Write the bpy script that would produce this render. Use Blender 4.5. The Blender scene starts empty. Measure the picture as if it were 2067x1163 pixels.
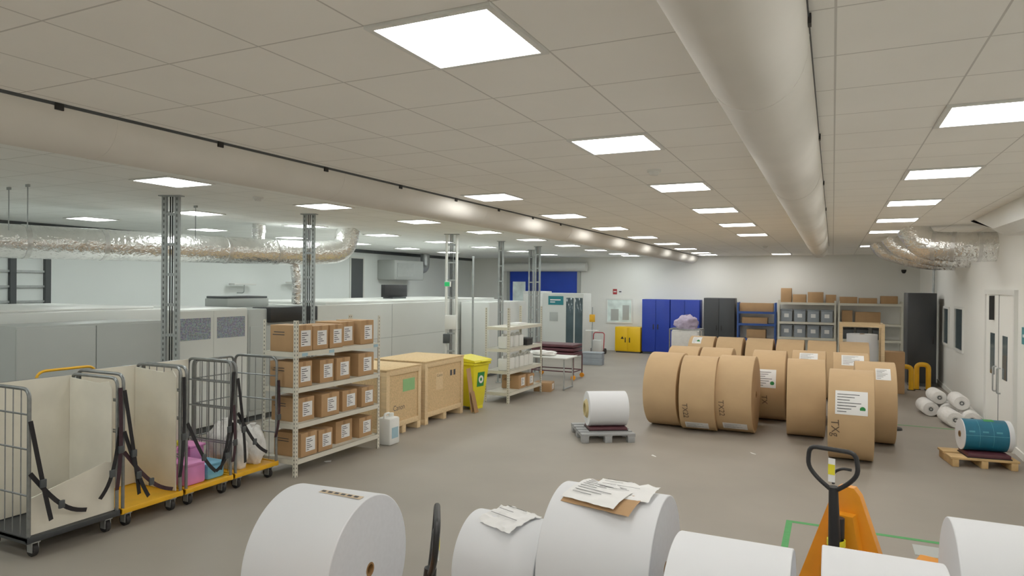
import bpy, bmesh, math, random
from mathutils import Vector, Matrix, noise
random.seed(7)
S=bpy.context.scene; C=S.collection
rad=math.radians; cos=math.cos; sin=math.sin; PI=math.pi
# ---------------------------------------------------------------- camera
FPX=1360.0; TH=math.atan(.4761); CAMH=2.4; CE=3.49; PITCH=.0039; ROLL=.009
Z=Vector((0,0,1)); f0=Vector((-sin(TH),cos(TH),0)); r0=Vector((cos(TH),sin(TH),0))
f1=f0*cos(PITCH)-Z*sin(PITCH); u0=r0.cross(f1)
r1=r0*cos(ROLL)+u0*sin(ROLL); u1=u0*cos(ROLL)-r0*sin(ROLL)
cam=bpy.data.objects.new('camera',bpy.data.cameras.new('camera')); C.objects.link(cam)
m=Matrix.Identity(4)
for i in range(3):
    m[i][0]=r1[i]; m[i][1]=u1[i]; m[i][2]=-f1[i]
m[2][3]=CAMH
cam.matrix_world=m; cam.data.lens=36*FPX/2067; cam.data.sensor_width=36; cam.data.clip_end=200
S.camera=cam
def ray(px,py): return f1+r1*((px-1033.5)/FPX)+u1*((581.5-py)/FPX)
def gz(px,py,z=0):
    r=ray(px,py); t=(z-CAMH)/r.z; return Vector((r.x*t,r.y*t,z))
# ---------------------------------------------------------------- materials
def col(r,g,b):
    f=lambda v:(v/255/12.92 if v<=10 else ((v/255+.055)/1.055)**2.4)
    return (f(r),f(g),f(b))
def M(name,c,rough=.5,metal=0,var=.06,scale=6,bump=0,bscale=40,emit=0,stretch=None,coat=0):
    mt=bpy.data.materials.new(name); mt.use_nodes=True
    n=mt.node_tree.nodes; l=mt.node_tree.links; b=n['Principled BSDF']
    c=col(*c)
    b.inputs['Roughness'].default_value=rough; b.inputs['Metallic'].default_value=metal
    tc=n.new('ShaderNodeTexCoord'); src=tc.outputs['Object']
    if stretch:
        mp=n.new('ShaderNodeMapping'); mp.inputs['Scale'].default_value=stretch; l.new(src,mp.inputs['Vector']); src=mp.outputs['Vector']
    nz=n.new('ShaderNodeTexNoise'); nz.inputs['Scale'].default_value=scale; nz.inputs['Detail'].default_value=4
    l.new(src,nz.inputs['Vector'])
    rp=n.new('ShaderNodeValToRGB'); rp.color_ramp.elements[0].position=.3; rp.color_ramp.elements[1].position=.7
    rp.color_ramp.elements[0].color=tuple(x*(1-var) for x in c)+(1,); rp.color_ramp.elements[1].color=tuple(min(1,x*(1+var)) for x in c)+(1,)
    l.new(nz.outputs['Fac'],rp.inputs['Fac']); l.new(rp.outputs['Color'],b.inputs['Base Color'])
    if bump:
        n2=n.new('ShaderNodeTexNoise'); n2.inputs['Scale'].default_value=bscale; n2.inputs['Detail'].default_value=3; l.new(src,n2.inputs['Vector'])
        bp=n.new('ShaderNodeBump'); bp.inputs['Strength'].default_value=bump; bp.inputs['Distance'].default_value=.03
        l.new(n2.outputs['Fac'],bp.inputs['Height']); l.new(bp.outputs['Normal'],b.inputs['Normal'])
    if emit:
        l.new(rp.outputs['Color'],b.inputs['Emission Color']); b.inputs['Emission Strength'].default_value=emit
    return mt
def _mth(n,l,op,a,bv=None):
    k=n.new('ShaderNodeMath'); k.operation=op
    for i,v in enumerate((a,bv)):
        if v is None: continue
        if hasattr(v,'links'): l.new(v,k.inputs[i])
        else: k.inputs[i].default_value=v
    return k.outputs[0]
def mask_mat(mt,build,cline):
    n=mt.node_tree.nodes; l=mt.node_tree.links; b=n['Principled BSDF']
    tc=n.new('ShaderNodeTexCoord'); sp=n.new('ShaderNodeSeparateXYZ'); l.new(tc.outputs['Object'],sp.inputs[0])
    mk=build(lambda op,a,bv=None:_mth(n,l,op,a,bv),sp.outputs)
    mx=n.new('ShaderNodeMix'); mx.data_type='RGBA'; old=b.inputs['Base Color'].links[0].from_socket
    l.new(mk,mx.inputs[0]); l.new(old,mx.inputs[6]); mx.inputs[7].default_value=col(*cline)+(1,)
    l.new(mx.outputs[2],b.inputs['Base Color']); return mt
def grid_mat(name,c,cline,cell,thr):
    def build(q,o):
        ms=[q('GREATER_THAN',q('ABSOLUTE',q('SUBTRACT',q('FRACT',q('MULTIPLY',o[ax],1/cell)),.5)),thr) for ax in ('X','Y')]
        return q('MAXIMUM',ms[0],ms[1])
    return mask_mat(M(name,c,.9,0,.025,1.2),build,cline)
def slot_mat(name,base,lines,period,duty,dark=(58,56,52),**kw):
    def build(q,o):
        r=None
        for ax,cen,half in lines:
            v=q('LESS_THAN',q('ABSOLUTE',q('SUBTRACT',o[ax],cen)),half); r=v if r is None else q('MAXIMUM',r,v)
        return q('MULTIPLY',r,q('LESS_THAN',q('FRACT',q('MULTIPLY',o['Z'],1/period)),duty))
    return mask_mat(M(name,base,**kw),build,dark)
m_ceil=grid_mat('ceiling_tiles',(249,247,240),(206,203,196),.6,.4918)
m_ceil2=grid_mat('ceiling_tiles_cool',(246,248,244),(206,208,203),.6,.4918)
m_wall=M('wall_white',(237,237,231),.65,0,.02,.7)
m_wallc=M('wall_cool',(234,239,236),.65,0,.02,.7)
m_floor=M('floor_vinyl',(142,134,123),.55,0,.07,.9,.02,60)
m_diff=M('light_diffuser',(254,252,247),.5,0,0,1,emit=17.5)
m_diffc=M('light_diffuser_cool',(248,255,252),.5,0,0,1,emit=17.5)
m_white=M('white_metal',(226,227,222),.45,0,.02,3)
m_press=M('press_white',(214,216,211),.45,0,.02,1)
m_grey=M('cabinet_grey',(172,176,172),.45,0,.03,1.5)
m_dgrey=M('dark_grey',(66,70,72),.5,0,.05,3)
m_charcoal=M('charcoal_paint',(46,49,52),.5,0,.05,3)
m_seam=M('dark_seam',(120,124,122),.6)
m_gap=M('panel_gap_grey',(168,172,168),.6)
m_black=M('black_plastic',(18,18,20),.5,0,.1,10)
m_duct=M('duct_fabric',(224,220,211),.85,0,.04,2,.02,8)
m_foil=M('foil',(240,240,238),.18,.96,.05,9,.85,15)
m_foiltape=M('foil_tape',(222,222,220),.28,.9,.1,10,.3,30)
m_steel=M('galvanised_steel',(172,176,176),.42,.75,.12,14)
m_chrome=M('cage_steel',(136,139,139),.38,.75,.12,20)
m_dsteel=M('strut_steel',(156,162,161),.5,.35,.1,12)
m_card=M('cardboard',(176,138,96),.8,0,.06,5,.03,30)
m_card2=M('kraft_wrap',(193,161,119),.85,0,.05,3,.04,9)
m_card2d=M('kraft_end',(168,134,94),.85,0,.08,5)
m_tape=M('parcel_tape',(156,118,78),.4,0,.05,8)
m_notep=M('pale_tape_note',(206,184,152),.7)
m_paper=M('white_paper',(232,232,230),.7,0,.015,3)
m_rollw=M('white_roll_paper',(222,224,227),.75,0,.012,1.2)
m_rollend=M('white_roll_end',(208,210,215),.8,0,.03,30)
m_ink=M('ink',(60,62,66),.7)
m_marker=M('faint_marker',(84,68,52),.7)
m_core=M('core_board',(140,102,58),.8,0,.12,30)
m_corepale=M('pale_core_board',(196,178,126),.7,0,.08,30)
m_rack=M('rack_cream',(210,206,190),.5,0,.03,6)
m_rackpost=slot_mat('rack_post_slots',(210,206,190),[('X',-.0225,.0055),('X',-.5275,.0055),('Y',.0225,.0055),('Y',1.6875,.0055)],.05,.45,rough=.5,var=.03)
m_wood=M('pine_batten',(223,194,148),.7,0,.1,4,.1,20,stretch=(1,8,8))
m_osb=M('osb_panel',(212,180,132),.8,0,.14,38,.2,50)
m_yel=M('yellow_plastic',(228,214,28),.45,0,.04,5)
m_yelp=M('yellow_paint',(236,174,20),.42,0,.08,6)
m_yelcab=M('yellow_cabinet_paint',(238,188,0),.4,0,.03,3)
m_green=M('green_mark',(30,130,60),.6)
m_tapeg=M('green_floor_tape',(60,150,76),.6,0,.1,20)
m_lime=M('lime_label',(140,190,128),.7)
m_blue=M('blue_paint',(12,48,158),.45,0,.05,3)
m_bluedoor=M('royal_blue_door',(12,64,190),.5,0,.05,3)
m_bluerack=M('blue_rack',(34,72,142),.5)
m_org=M('orange_paint',(236,148,24),.4,0,.07,6)
m_liner=M('liner_board',(229,223,206),.55,0,.07,3)
m_pink=M('pink_plastic',(222,134,194),.45,0,.06,8)
m_sky=M('light_blue_plastic',(112,184,218),.4,0,.06,8)
m_tag=M('pale_blue_tag',(150,184,198),.6)
m_sack=M('white_sack',(228,226,222),.6,0,.05,8,.4,18)
m_lilac=M('lilac_sack',(180,166,192),.6,0,.1,8,.4,18)
m_strap=M('strap_webbing',(24,22,26),.8,0,.2,40)
m_strapm=M('maroon_strap',(54,30,38),.8,0,.2,40)
m_hdpe=M('jerrycan_plastic',(226,228,224),.4,0,.03,6)
m_teal=M('teal_print',(14,100,128),.45,0,.1,9)
m_tealg=M('teal_sign',(20,124,134),.45,0,.05,9)
m_teall=M('teal_light_print',(70,146,166),.5,0,.1,9)
m_maroon=M('maroon_vinyl',(84,42,50),.5,0,.15,10)
m_pallet=M('grey_pallet_plastic',(150,152,152),.6,0,.08,8)
m_glass=M('dark_window_glass',(70,86,92),.1,0,.2,2)
m_glassl=M('bright_window_glass',(205,220,214),.15,0,.2,3,emit=.15)
m_crate=M('grey_crate_plastic',(142,150,158),.5,0,.06,6)
m_red=M('red_paint',(168,36,40),.5)
m_exit=M('exit_green',(40,200,110),.5,emit=.25)
m_rub=M('rubber',(30,28,28),.7)
m_peach=M('wood_pallet',(204,168,114),.8,0,.15,6,.1,20)
m_vent=bpy.data.materials.new('perforated_vent'); m_vent.use_nodes=True
def _vent():
    n=m_vent.node_tree.nodes; l=m_vent.node_tree.links; b=n['Principled BSDF']
    tc=n.new('ShaderNodeTexCoord'); v=n.new('ShaderNodeTexVoronoi'); v.inputs['Scale'].default_value=40; v.inputs['Randomness'].default_value=.25; l.new(tc.outputs['Object'],v.inputs['Vector'])
    rp=n.new('ShaderNodeValToRGB'); e=rp.color_ramp.elements; e[0].color=col(92,110,136)+(1,); e[0].position=.35; e[1].color=col(176,178,180)+(1,); e[1].position=.62
    l.new(v.outputs['Distance'],rp.inputs['Fac'])
    mx=n.new('ShaderNodeMix'); mx.data_type='RGBA'; mx.blend_type='MULTIPLY'; mx.inputs[0].default_value=.3
    l.new(rp.outputs['Color'],mx.inputs[6]); l.new(v.outputs['Color'],mx.inputs[7]); l.new(mx.outputs[2],b.inputs['Base Color']); b.inputs['Roughness'].default_value=.5
_vent()
# ---------------------------------------------------------------- mesh helpers
def B(): return bmesh.new()
def obox(bm,mtx,sx,sy,sz,bev=0):
    vs=[bm.verts.new(mtx@Vector((x*sx/2,y*sy/2,z*sz/2))) for x in (-1,1) for y in (-1,1) for z in (-1,1)]
    fs=[bm.faces.new([vs[i] for i in q]) for q in ((0,1,3,2),(4,6,7,5),(0,4,5,1),(2,3,7,6),(0,2,6,4),(1,5,7,3))]
    if bev:
        es={e for f in fs for e in f.edges}
        bmesh.ops.bevel(bm,geom=list(es),offset=bev,segments=2,affect='EDGES',profile=.5)
    return bm
def box(bm,x0,x1,y0,y1,z0,z1,bev=0):
    return obox(bm,Matrix.Translation(((x0+x1)/2,(y0+y1)/2,(z0+z1)/2)),abs(x1-x0),abs(y1-y0),abs(z1-z0),bev)
def prism(bm,poly,d0,d1,axis='Y'):
    def P(a,b,d): return (a,d,b) if axis=='Y' else ((d,a,b) if axis=='X' else (a,b,d))
    v0=[bm.verts.new(P(a,b,d0)) for a,b in poly]; v1=[bm.verts.new(P(a,b,d1)) for a,b in poly]
    bm.faces.new(v0); bm.faces.new(v1[::-1]); k=len(poly)
    for i in range(k): bm.faces.new((v0[i],v1[i],v1[(i+1)%k],v0[(i+1)%k]))
    return bm
def tube(bm,pts,r,seg=8,closed=False,flat=None):
    pts=[Vector(p) for p in pts]; n=len(pts); rings=[]; N=None
    for i,p in enumerate(pts):
        if closed: t=(pts[(i+1)%n]-pts[i-1])
        else: t=pts[min(i+1,n-1)]-pts[max(i-1,0)]
        t.normalize()
        if N is None:
            if abs(t.z)<.9: N=(Z-t*t.z).normalized()
            else: N=(Vector((1,0,0))-t*t.x).normalized()
        else:
            N=(N-t*N.dot(t)); N.normalize()
        Bv=t.cross(N); rr=r[i] if isinstance(r,(list,tuple)) else r; fl=flat or 1
        rings.append([bm.verts.new(p+N*(rr*cos(2*PI*k/seg))+Bv*(rr*fl*sin(2*PI*k/seg))) for k in range(seg)])
    m_=n if closed else n-1
    for i in range(m_):
        a=rings[i]; b=rings[(i+1)%n]
        for k in range(seg): bm.faces.new((a[k],a[(k+1)%seg],b[(k+1)%seg],b[k]))
    if not closed: bm.faces.new(rings[0][::-1]); bm.faces.new(rings[-1])
    return bm
def fillet(pts,r,n=4,closed=False):
    pts=[Vector(p) for p in pts]; out=[]; k=len(pts)
    for i,p in enumerate(pts):
        if not closed and i in (0,k-1): out.append(p); continue
        a=pts[i-1]-p; b=pts[(i+1)%k]-p; d=min(r,a.length*.49,b.length*.49)
        A=p+a.normalized()*d; Bq=p+b.normalized()*d
        for j in range(n+1):
            t=j/n; out.append(A*(1-t)**2+p*2*t*(1-t)+Bq*t*t)
    return out
def lathe(bm,prof,seg=32,axis='Z',c=(0,0,0)):
    c=Vector(c); rings=[]
    for t,r in prof:
        ring=[]
        for k in range(seg if r>1e-6 else 1):
            a=2*PI*k/seg; x,y=r*cos(a),r*sin(a)
            ring.append(bm.verts.new(c+Vector((x,y,t) if axis=='Z' else ((t,x,y) if axis=='X' else (x,t,y)))))
        rings.append(ring)
    for a,b in zip(rings,rings[1:]):
        if len(a)==1 and len(b)==1: continue
        for k in range(seg):
            k2=(k+1)%seg
            if len(a)==1: bm.faces.new((a[0],b[k2],b[k]))
            elif len(b)==1: bm.faces.new((a[k],a[k2],b[0]))
            else: bm.faces.new((a[k],a[k2],b[k2],b[k]))
    return bm
def cyl(bm,p0,p1,r,seg=16): return tube(bm,[p0,p1],r,seg)
def patch(bm,x0,x1,a0,a1,R,n=8):   # curved sheet on a roll lying along X, a = angle up from -Y
    prev=None
    for i in range(n+1):
        a=rad(a0+(a1-a0)*i/n); y=-R*cos(a); z=R*sin(a)
        cur=(bm.verts.new((x0,y,z)),bm.verts.new((x1,y,z)))
        if prev: bm.faces.new((prev[0],prev[1],cur[1],cur[0]))
        prev=cur
    return bm
def text(bm,s,size,fn):
    cu=bpy.data.curves.new('t','FONT'); cu.body=s; cu.size=size; cu.align_x='CENTER'; cu.align_y='CENTER'
    ob=bpy.data.objects.new('t',cu); C.objects.link(ob)
    dg=bpy.context.evaluated_depsgraph_get(); me=bpy.data.meshes.new_from_object(ob.evaluated_get(dg))
    vs=[bm.verts.new(fn(v.co.x,v.co.y)) for v in me.vertices]
    for p in me.polygons:
        try: bm.faces.new([vs[i] for i in p.vertices])
        except ValueError: pass
    bpy.data.objects.remove(ob); bpy.data.curves.remove(cu); bpy.data.meshes.remove(me)
    return bm
def mesh(name,bm,mat,ang=35):
    me=bpy.data.meshes.new(name); bmesh.ops.recalc_face_normals(bm,faces=bm.faces); bm.to_mesh(me); bm.free(); me.materials.append(mat)
    for p in me.polygons: p.use_smooth=True
    me.set_sharp_from_angle(angle=rad(ang)); return me
def link(name,me,parent=None,loc=None):
    o=bpy.data.objects.new(name,me); C.objects.link(o)
    if parent: o.parent=parent
    if loc: o.location=loc
    return o
def obj(name,bm,mat,parent=None,loc=None,ang=35): return link(name,mesh(name,bm,mat,ang),parent,loc)
def tag(o,label,cat,group=None,kind=None):
    o['label']=label; o['category']=cat
    if group: o['group']=group
    if kind: o['kind']=kind
    return o
def thing(name,label,cat,loc=(0,0,0),rz=0,group=None):
    o=bpy.data.objects.new(name,None); C.objects.link(o); o.location=loc; o.rotation_euler=(0,0,rz); o.empty_display_size=.1
    return tag(o,label,cat,group)
def dup(root,loc,rz,label,group=None,scale=None):
    r=root.copy(); C.objects.link(r); r.location=loc; r.rotation_euler=(0,0,rz); r['label']=label
    if group: r['group']=group
    if scale: r.scale=scale
    for ch in list(root.children):
        c=ch.copy(); C.objects.link(c); c.parent=r
        for g in list(ch.children):
            d=g.copy(); C.objects.link(d); d.parent=c
    return r
def struct(name,bm,mat,parent=None,loc=None):
    o=obj(name,bm,mat,parent,loc)
    if not parent: o['kind']='structure'
    return o
# ---------------------------------------------------------------- room shell
XL,XR,YB,YF=-13.5,2.45,24.4,-3.2
struct('floor',box(B(),XL-.2,XR+.2,YF-.2,YB+.2,-.1,0),m_floor)
struct('ceiling',box(B(),-4.5+1.8,XR+.2+1.8,YF-.2-2.3,YB+.2-2.3,0,.1),m_ceil,None,(-1.8,2.3,CE))
struct('ceiling',box(B(),XL-.2+6.75,-4.5+6.75,YF-.2-2.3,YB+.2-2.3,0,.1),m_ceil2,None,(-6.75,2.3,CE))
struct('wall_left',box(B(),XL-.2,XL,YF,YB,0,CE),m_wallc)
struct('wall_right',box(B(),XR,XR+.2,YF,YB,0,CE),m_wall)
struct('wall_back',box(B(),XL-.2,XR+.2,YB,YB+.2,0,CE),m_wall)
struct('wall_front',box(B(),XL-.2,XR+.2,YF-.2,YF,0,CE),m_wall)
struct('baseboard_right',box(B(),XR-.02,XR,YF,YB,0,.1),m_wall)
struct('baseboard_back',box(B(),XL,XR-.02,YB-.02,YB,0,.1),m_wall)
struct('trim_1',box(B(),XL,XL+.06,YF,YB,CE-.1,CE),m_dgrey)
def window_y(name,x,y0,y1,z0,z1,mat,sgn=-1):
    w=struct(name,box(B(),x+sgn*.012,x,y0,y1,z0,z1),mat)
    b=B(); t=.05
    for a in ((y0-t,y0,z0-t,z1+t),(y1,y1+t,z0-t,z1+t),(y0,y1,z0-t,z0),(y0,y1,z1,z1+t)): box(b,x+sgn*.03,x,a[0],a[1],a[2],a[3])
    obj('window_frame',b,m_white,w)
window_y('window_1',XR,16.6,17.6,1.12,1.98,m_glass)
window_y('window_2',XR,18.5,19.3,1.12,1.94,m_glass)
# double door in the right wall
d=struct('door_1',box(B(),XR-.03,XR,12.15,14.15,0,2.32),m_wall)
b=B()
for y0,y1 in ((12.07,12.15),(14.15,14.23)): box(b,XR-.05,XR,y0,y1,0,2.4)
box(b,XR-.05,XR,12.15,14.15,2.32,2.4); obj('door_frame',b,m_white,d)
for y0 in (12.55,13.45): obj('glazing',box(B(),XR-.04,XR-.03,y0,y0+.3,1.0,1.68),m_glass,d)
obj('leaf_gap',box(B(),XR-.036,XR-.03,13.14,13.16,0,2.32),m_seam,d)
for y in (13.0,13.3): obj('door_handle',tube(B(),fillet([(XR-.03,y,.75),(XR-.08,y,.75),(XR-.08,y,1.15),(XR-.03,y,1.15)],.03),.012),m_steel,d)
obj('door_closer',box(B(),XR-.1,XR-.03,13.5,13.54,1.9,2.3),m_black,d)
d2=struct('door_2',box(B(),XR-.03,XR,9.2,10.4,0,2.2),m_wall)
obj('door_frame',box(box(B(),XR-.04,XR,9.12,9.2,0,2.28),XR-.04,XR,10.4,10.48,0,2.28),m_white,d2)
# back wall window, roller door
w=struct('window_3',box(B(),-7.63,-6.72,YB-.012,YB,1.08,1.9),m_glassl)
b=B()
for a in ((-7.69,-7.63,1.02,1.96),(-6.72,-6.66,1.02,1.96),(-7.63,-6.72,1.02,1.08),(-7.63,-6.72,1.9,1.96)): box(b,a[0],a[1],YB-.03,YB,a[2],a[3])
obj('window_frame',b,m_white,w)
for a in ((-7.5,-7.2,1.12,1.55),(-7.05,-6.8,1.15,1.7)): obj('seen_shelf',box(B(),a[0],a[1],YB-.016,YB-.012,a[2],a[3]),m_grey,w)
d3=struct('door_3',box(B(),-11.7,-8.8,YB-.05,YB,0,2.95),m_bluedoor)
b=B()
for i in range(14): box(b,-11.7,-8.8,YB-.058,YB-.05,2.93-.06*i-.008,2.93-.06*i)
obj('slat_line',b,m_blue,d3)
obj('roller_housing',cyl(B(),(-12.0,YB-.22,3.12),(-8.4,YB-.22,3.12),.17,20),m_white,d3)
for a in ((-11.8,-11.68),(-8.82,-8.7)): obj('door_guide',box(B(),a[0],a[1],YB-.1,YB,0,2.95),m_grey,d3)
obj('vision_panel',box(B(),-11.55,-11.0,YB-.066,YB-.05,1.0,2.55),m_glassl,d3)
# left wall details
window_y('window_4',XL,16.7,17.3,1.95,3.2,m_dgrey,1)
# ---------------------------------------------------------------- ceiling lights
def make_light(warm):
    t=thing('ceiling_light','','ceiling light',(0,0,CE),0,'square ceiling light panels')
    b=B()
    for a in ((-.3,-.27,-.3,.3),(.27,.3,-.3,.3),(-.27,.27,-.3,-.27),(-.27,.27,.27,.3)): box(b,a[0],a[1],a[2],a[3],-.014,0)
    obj('frame',b,m_white,t); obj('diffuser',box(B(),-.27,.27,-.27,.27,-.008,0),m_diff if warm else m_diffc,t); return t
L0=make_light(True); L1=make_light(False); used={}
ORD=['nearest','second nearest','third nearest','fourth nearest','fifth nearest','sixth nearest','seventh nearest','eighth nearest','ninth nearest']
Yk=lambda a,bb:[2.6+2.4*k for k in range(a,bb)]
rows=[(.9,Yk(1,6)+[19.4],[.2,2.6,-2.0],'row right of the right hand duct',1),
 (-1.5,Yk(0,6)+[23.2],[.2,-2.0],'row just left of the right hand duct',1),
 (-3.78,Yk(2,9)+[23.2],[.2,-2.0],'row just right of the long left duct',1),
 (-6.45,Yk(1,9)+[23.2],[2.6,.2],'first row left of the long left duct',0),
 (-9.0,Yk(2,9),[2.6],'second row left of the long left duct',0),
 (-11.6,Yk(2,8),[2.6],'leftmost row above the white machines',0)]
for X,ys,hid,rn,warm in rows:
    src=L0 if warm else L1
    for i,y in enumerate(ys): 
        lab=f'square glowing ceiling panel, {ORD[i]} in the {rn}'
        if warm not in used: used[warm]=1; src.location=(X,y,CE); src['label']=lab
        else: dup(src,(X,y,CE),0,lab)
    for y in hid: dup(src,(X,y,CE),0,'square glowing ceiling panel out of frame behind the photographer','ceiling panels behind the camera')
for i,(px,py,lab) in enumerate([(1320,343,'small round smoke detector between two panels left of right duct'),(521,398,'small round smoke detector left of the long left duct'),(1545,497,'tiny smoke detector near the far end of the right duct')]):
    p=gz(px,py,CE); t=thing('smoke_detector',lab,'smoke detector',p)
    obj('base',lathe(B(),[(0,0),(0,.065),(-.02,.065),(-.02,0)],20),m_white,t); obj('head',lathe(B(),[(-.02,.05),(-.05,.04),(-.055,0)],20),m_white,t)
# ---------------------------------------------------------------- textile ducts
def textile(xc,hw,hang,y0,y1,label,seams,clips):
    t=thing('ceiling_duct',label,'duct',(xc,0,CE))
    prof=[(hw*cos(PI*k/24),-.02-hang*sin(PI*k/24)**.85) for k in range(25)]
    b=B(); prism(b,prof,y0,y1,'Y'); obj('fabric_sleeve',b,m_duct,t,ang=50)
    for a in ((hw-.03,hw+.005),(-hw-.005,-hw+.03)): obj('rail',box(B(),a[0],a[1],y0,y1,-.02,0),m_dgrey,t)
    for s in seams:
        pr=[(a*1.006,c_*1.008) for a,c_ in prof]; b=B(); prism(b,pr,s,s+.012,'Y'); obj('seam_band',b,m_duct,t)
    for y in clips: obj('rail_clip',box(B(),hw,hw+.013,y,y+.05,-.045,-.005),m_black,t)
textile(-4.53,.25,.24,-2.5,24.2,'long white fabric air duct along the ceiling crossing left of centre',[2.9,5.2,8.2,11.5,15,18.5,21.5],[2.5+1.2*k for k in range(8)])
textile(-.32,.22,.30,-2.5,18.9,'white fabric air duct along the ceiling on the right',[3.1,6.4,10,13.5,17],[2.9,5.2,7.5,10])
# ---------------------------------------------------------------- foil ducts
def foil(label,pts,r,bands,fil=.35):
    t=thing('foil_duct',label,'duct',pts[0]); o=Vector(pts[0]); q=[Vector(p)-o for p in pts]
    pp=fillet(q,fil,8); obj('foil_wrap',tube(B(),pp,r,20),m_foil,t,ang=60)
    for f in bands:
        L=sum((q[i+1]-q[i]).length for i in range(len(q)-1)); s=f*L
        for i in range(len(q)-1):
            l=(q[i+1]-q[i]).length
            if s<l: 
                dr=(q[i+1]-q[i]).normalized(); a=q[i]+dr*s; obj('tape_band',tube(B(),[a,a+dr*.06],r*1.03,20),m_foiltape,t); break
            s-=l
    return t
foil('large crinkled silver foil duct running above the machines on the left',[(-10.7,1.6,2.9),(-9.05,10.0,2.98),(-8.75,10.6,3.05),(-8.7,10.7,3.485)],.23,[.05,.2,.3,.4,.5,.6,.7,.8,.88])
foil('short silver foil branch rising from the large left duct',[(-9.55,9.2,3.17),(-9.55,9.2,3.485)],.12,[.5])
foil('thin ribbed grey hose hanging below the left foil duct',[(-9.3,9.9,2.0),(-9.28,9.9,2.4),(-9.3,9.85,2.76)],.09,[.3,.6])
foil('large silver foil duct entering the right wall, nearest of three',[(XR,13.6,3.12),(1.9,13.6,3.12),(1.42,13.7,3.16),(1.25,13.8,3.485)],.25,[.15,.4,.6])
foil('silver foil duct entering the right wall, middle of three',[(XR,16.0,3.0),(1.8,16.0,3.02),(1.2,16.2,3.25),(1.05,16.2,3.485)],.17,[.2,.5])
foil('silver foil duct entering the right wall, farthest of three',[(XR,17.8,2.98),(1.8,17.8,3.0),(1.05,18.0,3.25),(.9,18.0,3.485)],.16,[.2,.5])
t=thing('white_duct','white tapered duct casing along the right wall under the ceiling','duct',(2.2,0,0))
b=B(); v=[]
for y,zb in ((8.6,3.12),(11.2,3.14),(12.9,3.44)):
    v.append([b.verts.new(q) for q in ((-.22,y,CE),(-.22,y,zb+.1),(-.08,y,zb),(.25,y,zb),(.25,y,CE))])
for a_,c_ in zip(v,v[1:]):
    for k in range(5): b.faces.new((a_[k],a_[(k+1)%5],c_[(k+1)%5],c_[k]))
b.faces.new(v[0]); b.faces.new(v[2][::-1]); obj('duct_body',b,m_white,t)
obj('collar',lathe(B(),[(9.0,0),(9.0,.1),(10.2,.1),(10.2,0)],24,'Y',(.1,0,3.02)),m_grey,t)
# ---------------------------------------------------------------- strut posts
def post(x,y,w,label,style=0,cw=.02):
    t=thing('service_post',label,'post',(x,y,0),TH*.8)
    c0=w/2-cw
    if style==1: mt=m_white
    elif y<9: mt=slot_mat('strut_slots',(158,164,162),[('X',-c0,cw*.3),('X',c0,cw*.3)],.07,.5,(92,95,94),rough=.5,metal=.3,var=.1,scale=12)
    else: mt=m_dsteel
    for s in (-1,1):
        b=B(); c=s*c0
        if style==1: cyl(b,(c,0,0),(c,0,CE-.001),.03,12)
        else:
            box(b,c-cw,c+cw,-.02,-.014,0,CE-.001); box(b,c-cw,c-cw+.006,-.014,.02,0,CE-.001); box(b,c+cw-.006,c+cw,-.014,.02,0,CE-.001)
        obj('channel',b,mt,t)
    for k in range(9): obj('cross_bracket',box(B(),-w/2+2*cw,w/2-2*cw,-.015,.015,.2+.38*k,.235+.38*k),m_dsteel,t)
    for k,xx in enumerate((-.03,.0,.03)):
        obj('cable',cyl(B(),(xx,.03,.1),(xx,.03,CE-.002),.009,6),(m_black,m_black,m_steel)[k],t)
    obj('top_plate',box(B(),-w/2-.03,w/2+.03,-.05,.05,CE-.012,CE),m_dsteel,t); obj('foot_plate',box(B(),-w/2-.03,w/2+.03,-.06,.06,0,.01),m_dsteel,t)
    return t
post(-7.51,5.8,.23,'slotted steel strut post with cables behind the cages, nearest post',0,.03)
post(-7.41,8.16,.19,'slotted steel strut post with black cables rising behind the near rack',0,.026)
p3=post(-7.39,12.5,.26,'pair of white vertical pipes with wall boxes beyond the yellow bin',1)
obj('socket_box',box(B(),-.12,.12,-.1,-.03,1.45,1.75,.01),m_white,p3); obj('gauge_box',box(B(),-.16,-.02,-.1,-.03,1.15,1.35,.01),m_dgrey,p3)
post(-7.4,14.9,.14,'steel strut post standing beyond the second rack')
post(-7.4,17.2,.16,'steel strut post with dark cables farthest down the hall')
post(-8.3,18.8,.18,'steel strut post in front of the blue roller door')
t=thing('exit_sign','small green lit exit sign on the white pipes','exit sign',(-7.38,12.42,2.36))
obj('box',box(B(),-.07,.07,-.12,-.06,0,.11,.005),m_white,t); obj('lit_face',box(B(),-.06,.06,-.125,-.12,.01,.1),m_exit,t)
t=thing('steel_pipe','thin grey vertical pipe right of the white pipe pair','pipe',(-7.0,12.75,0)); obj('pipe',cyl(B(),(0,0,0),(0,0,3.0),.022,10),m_dsteel,t)
obj('end_cap',lathe(B(),[(2.98,0),(2.98,.03),(3.02,.03),(3.02,0)],10),m_dsteel,t)
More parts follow.
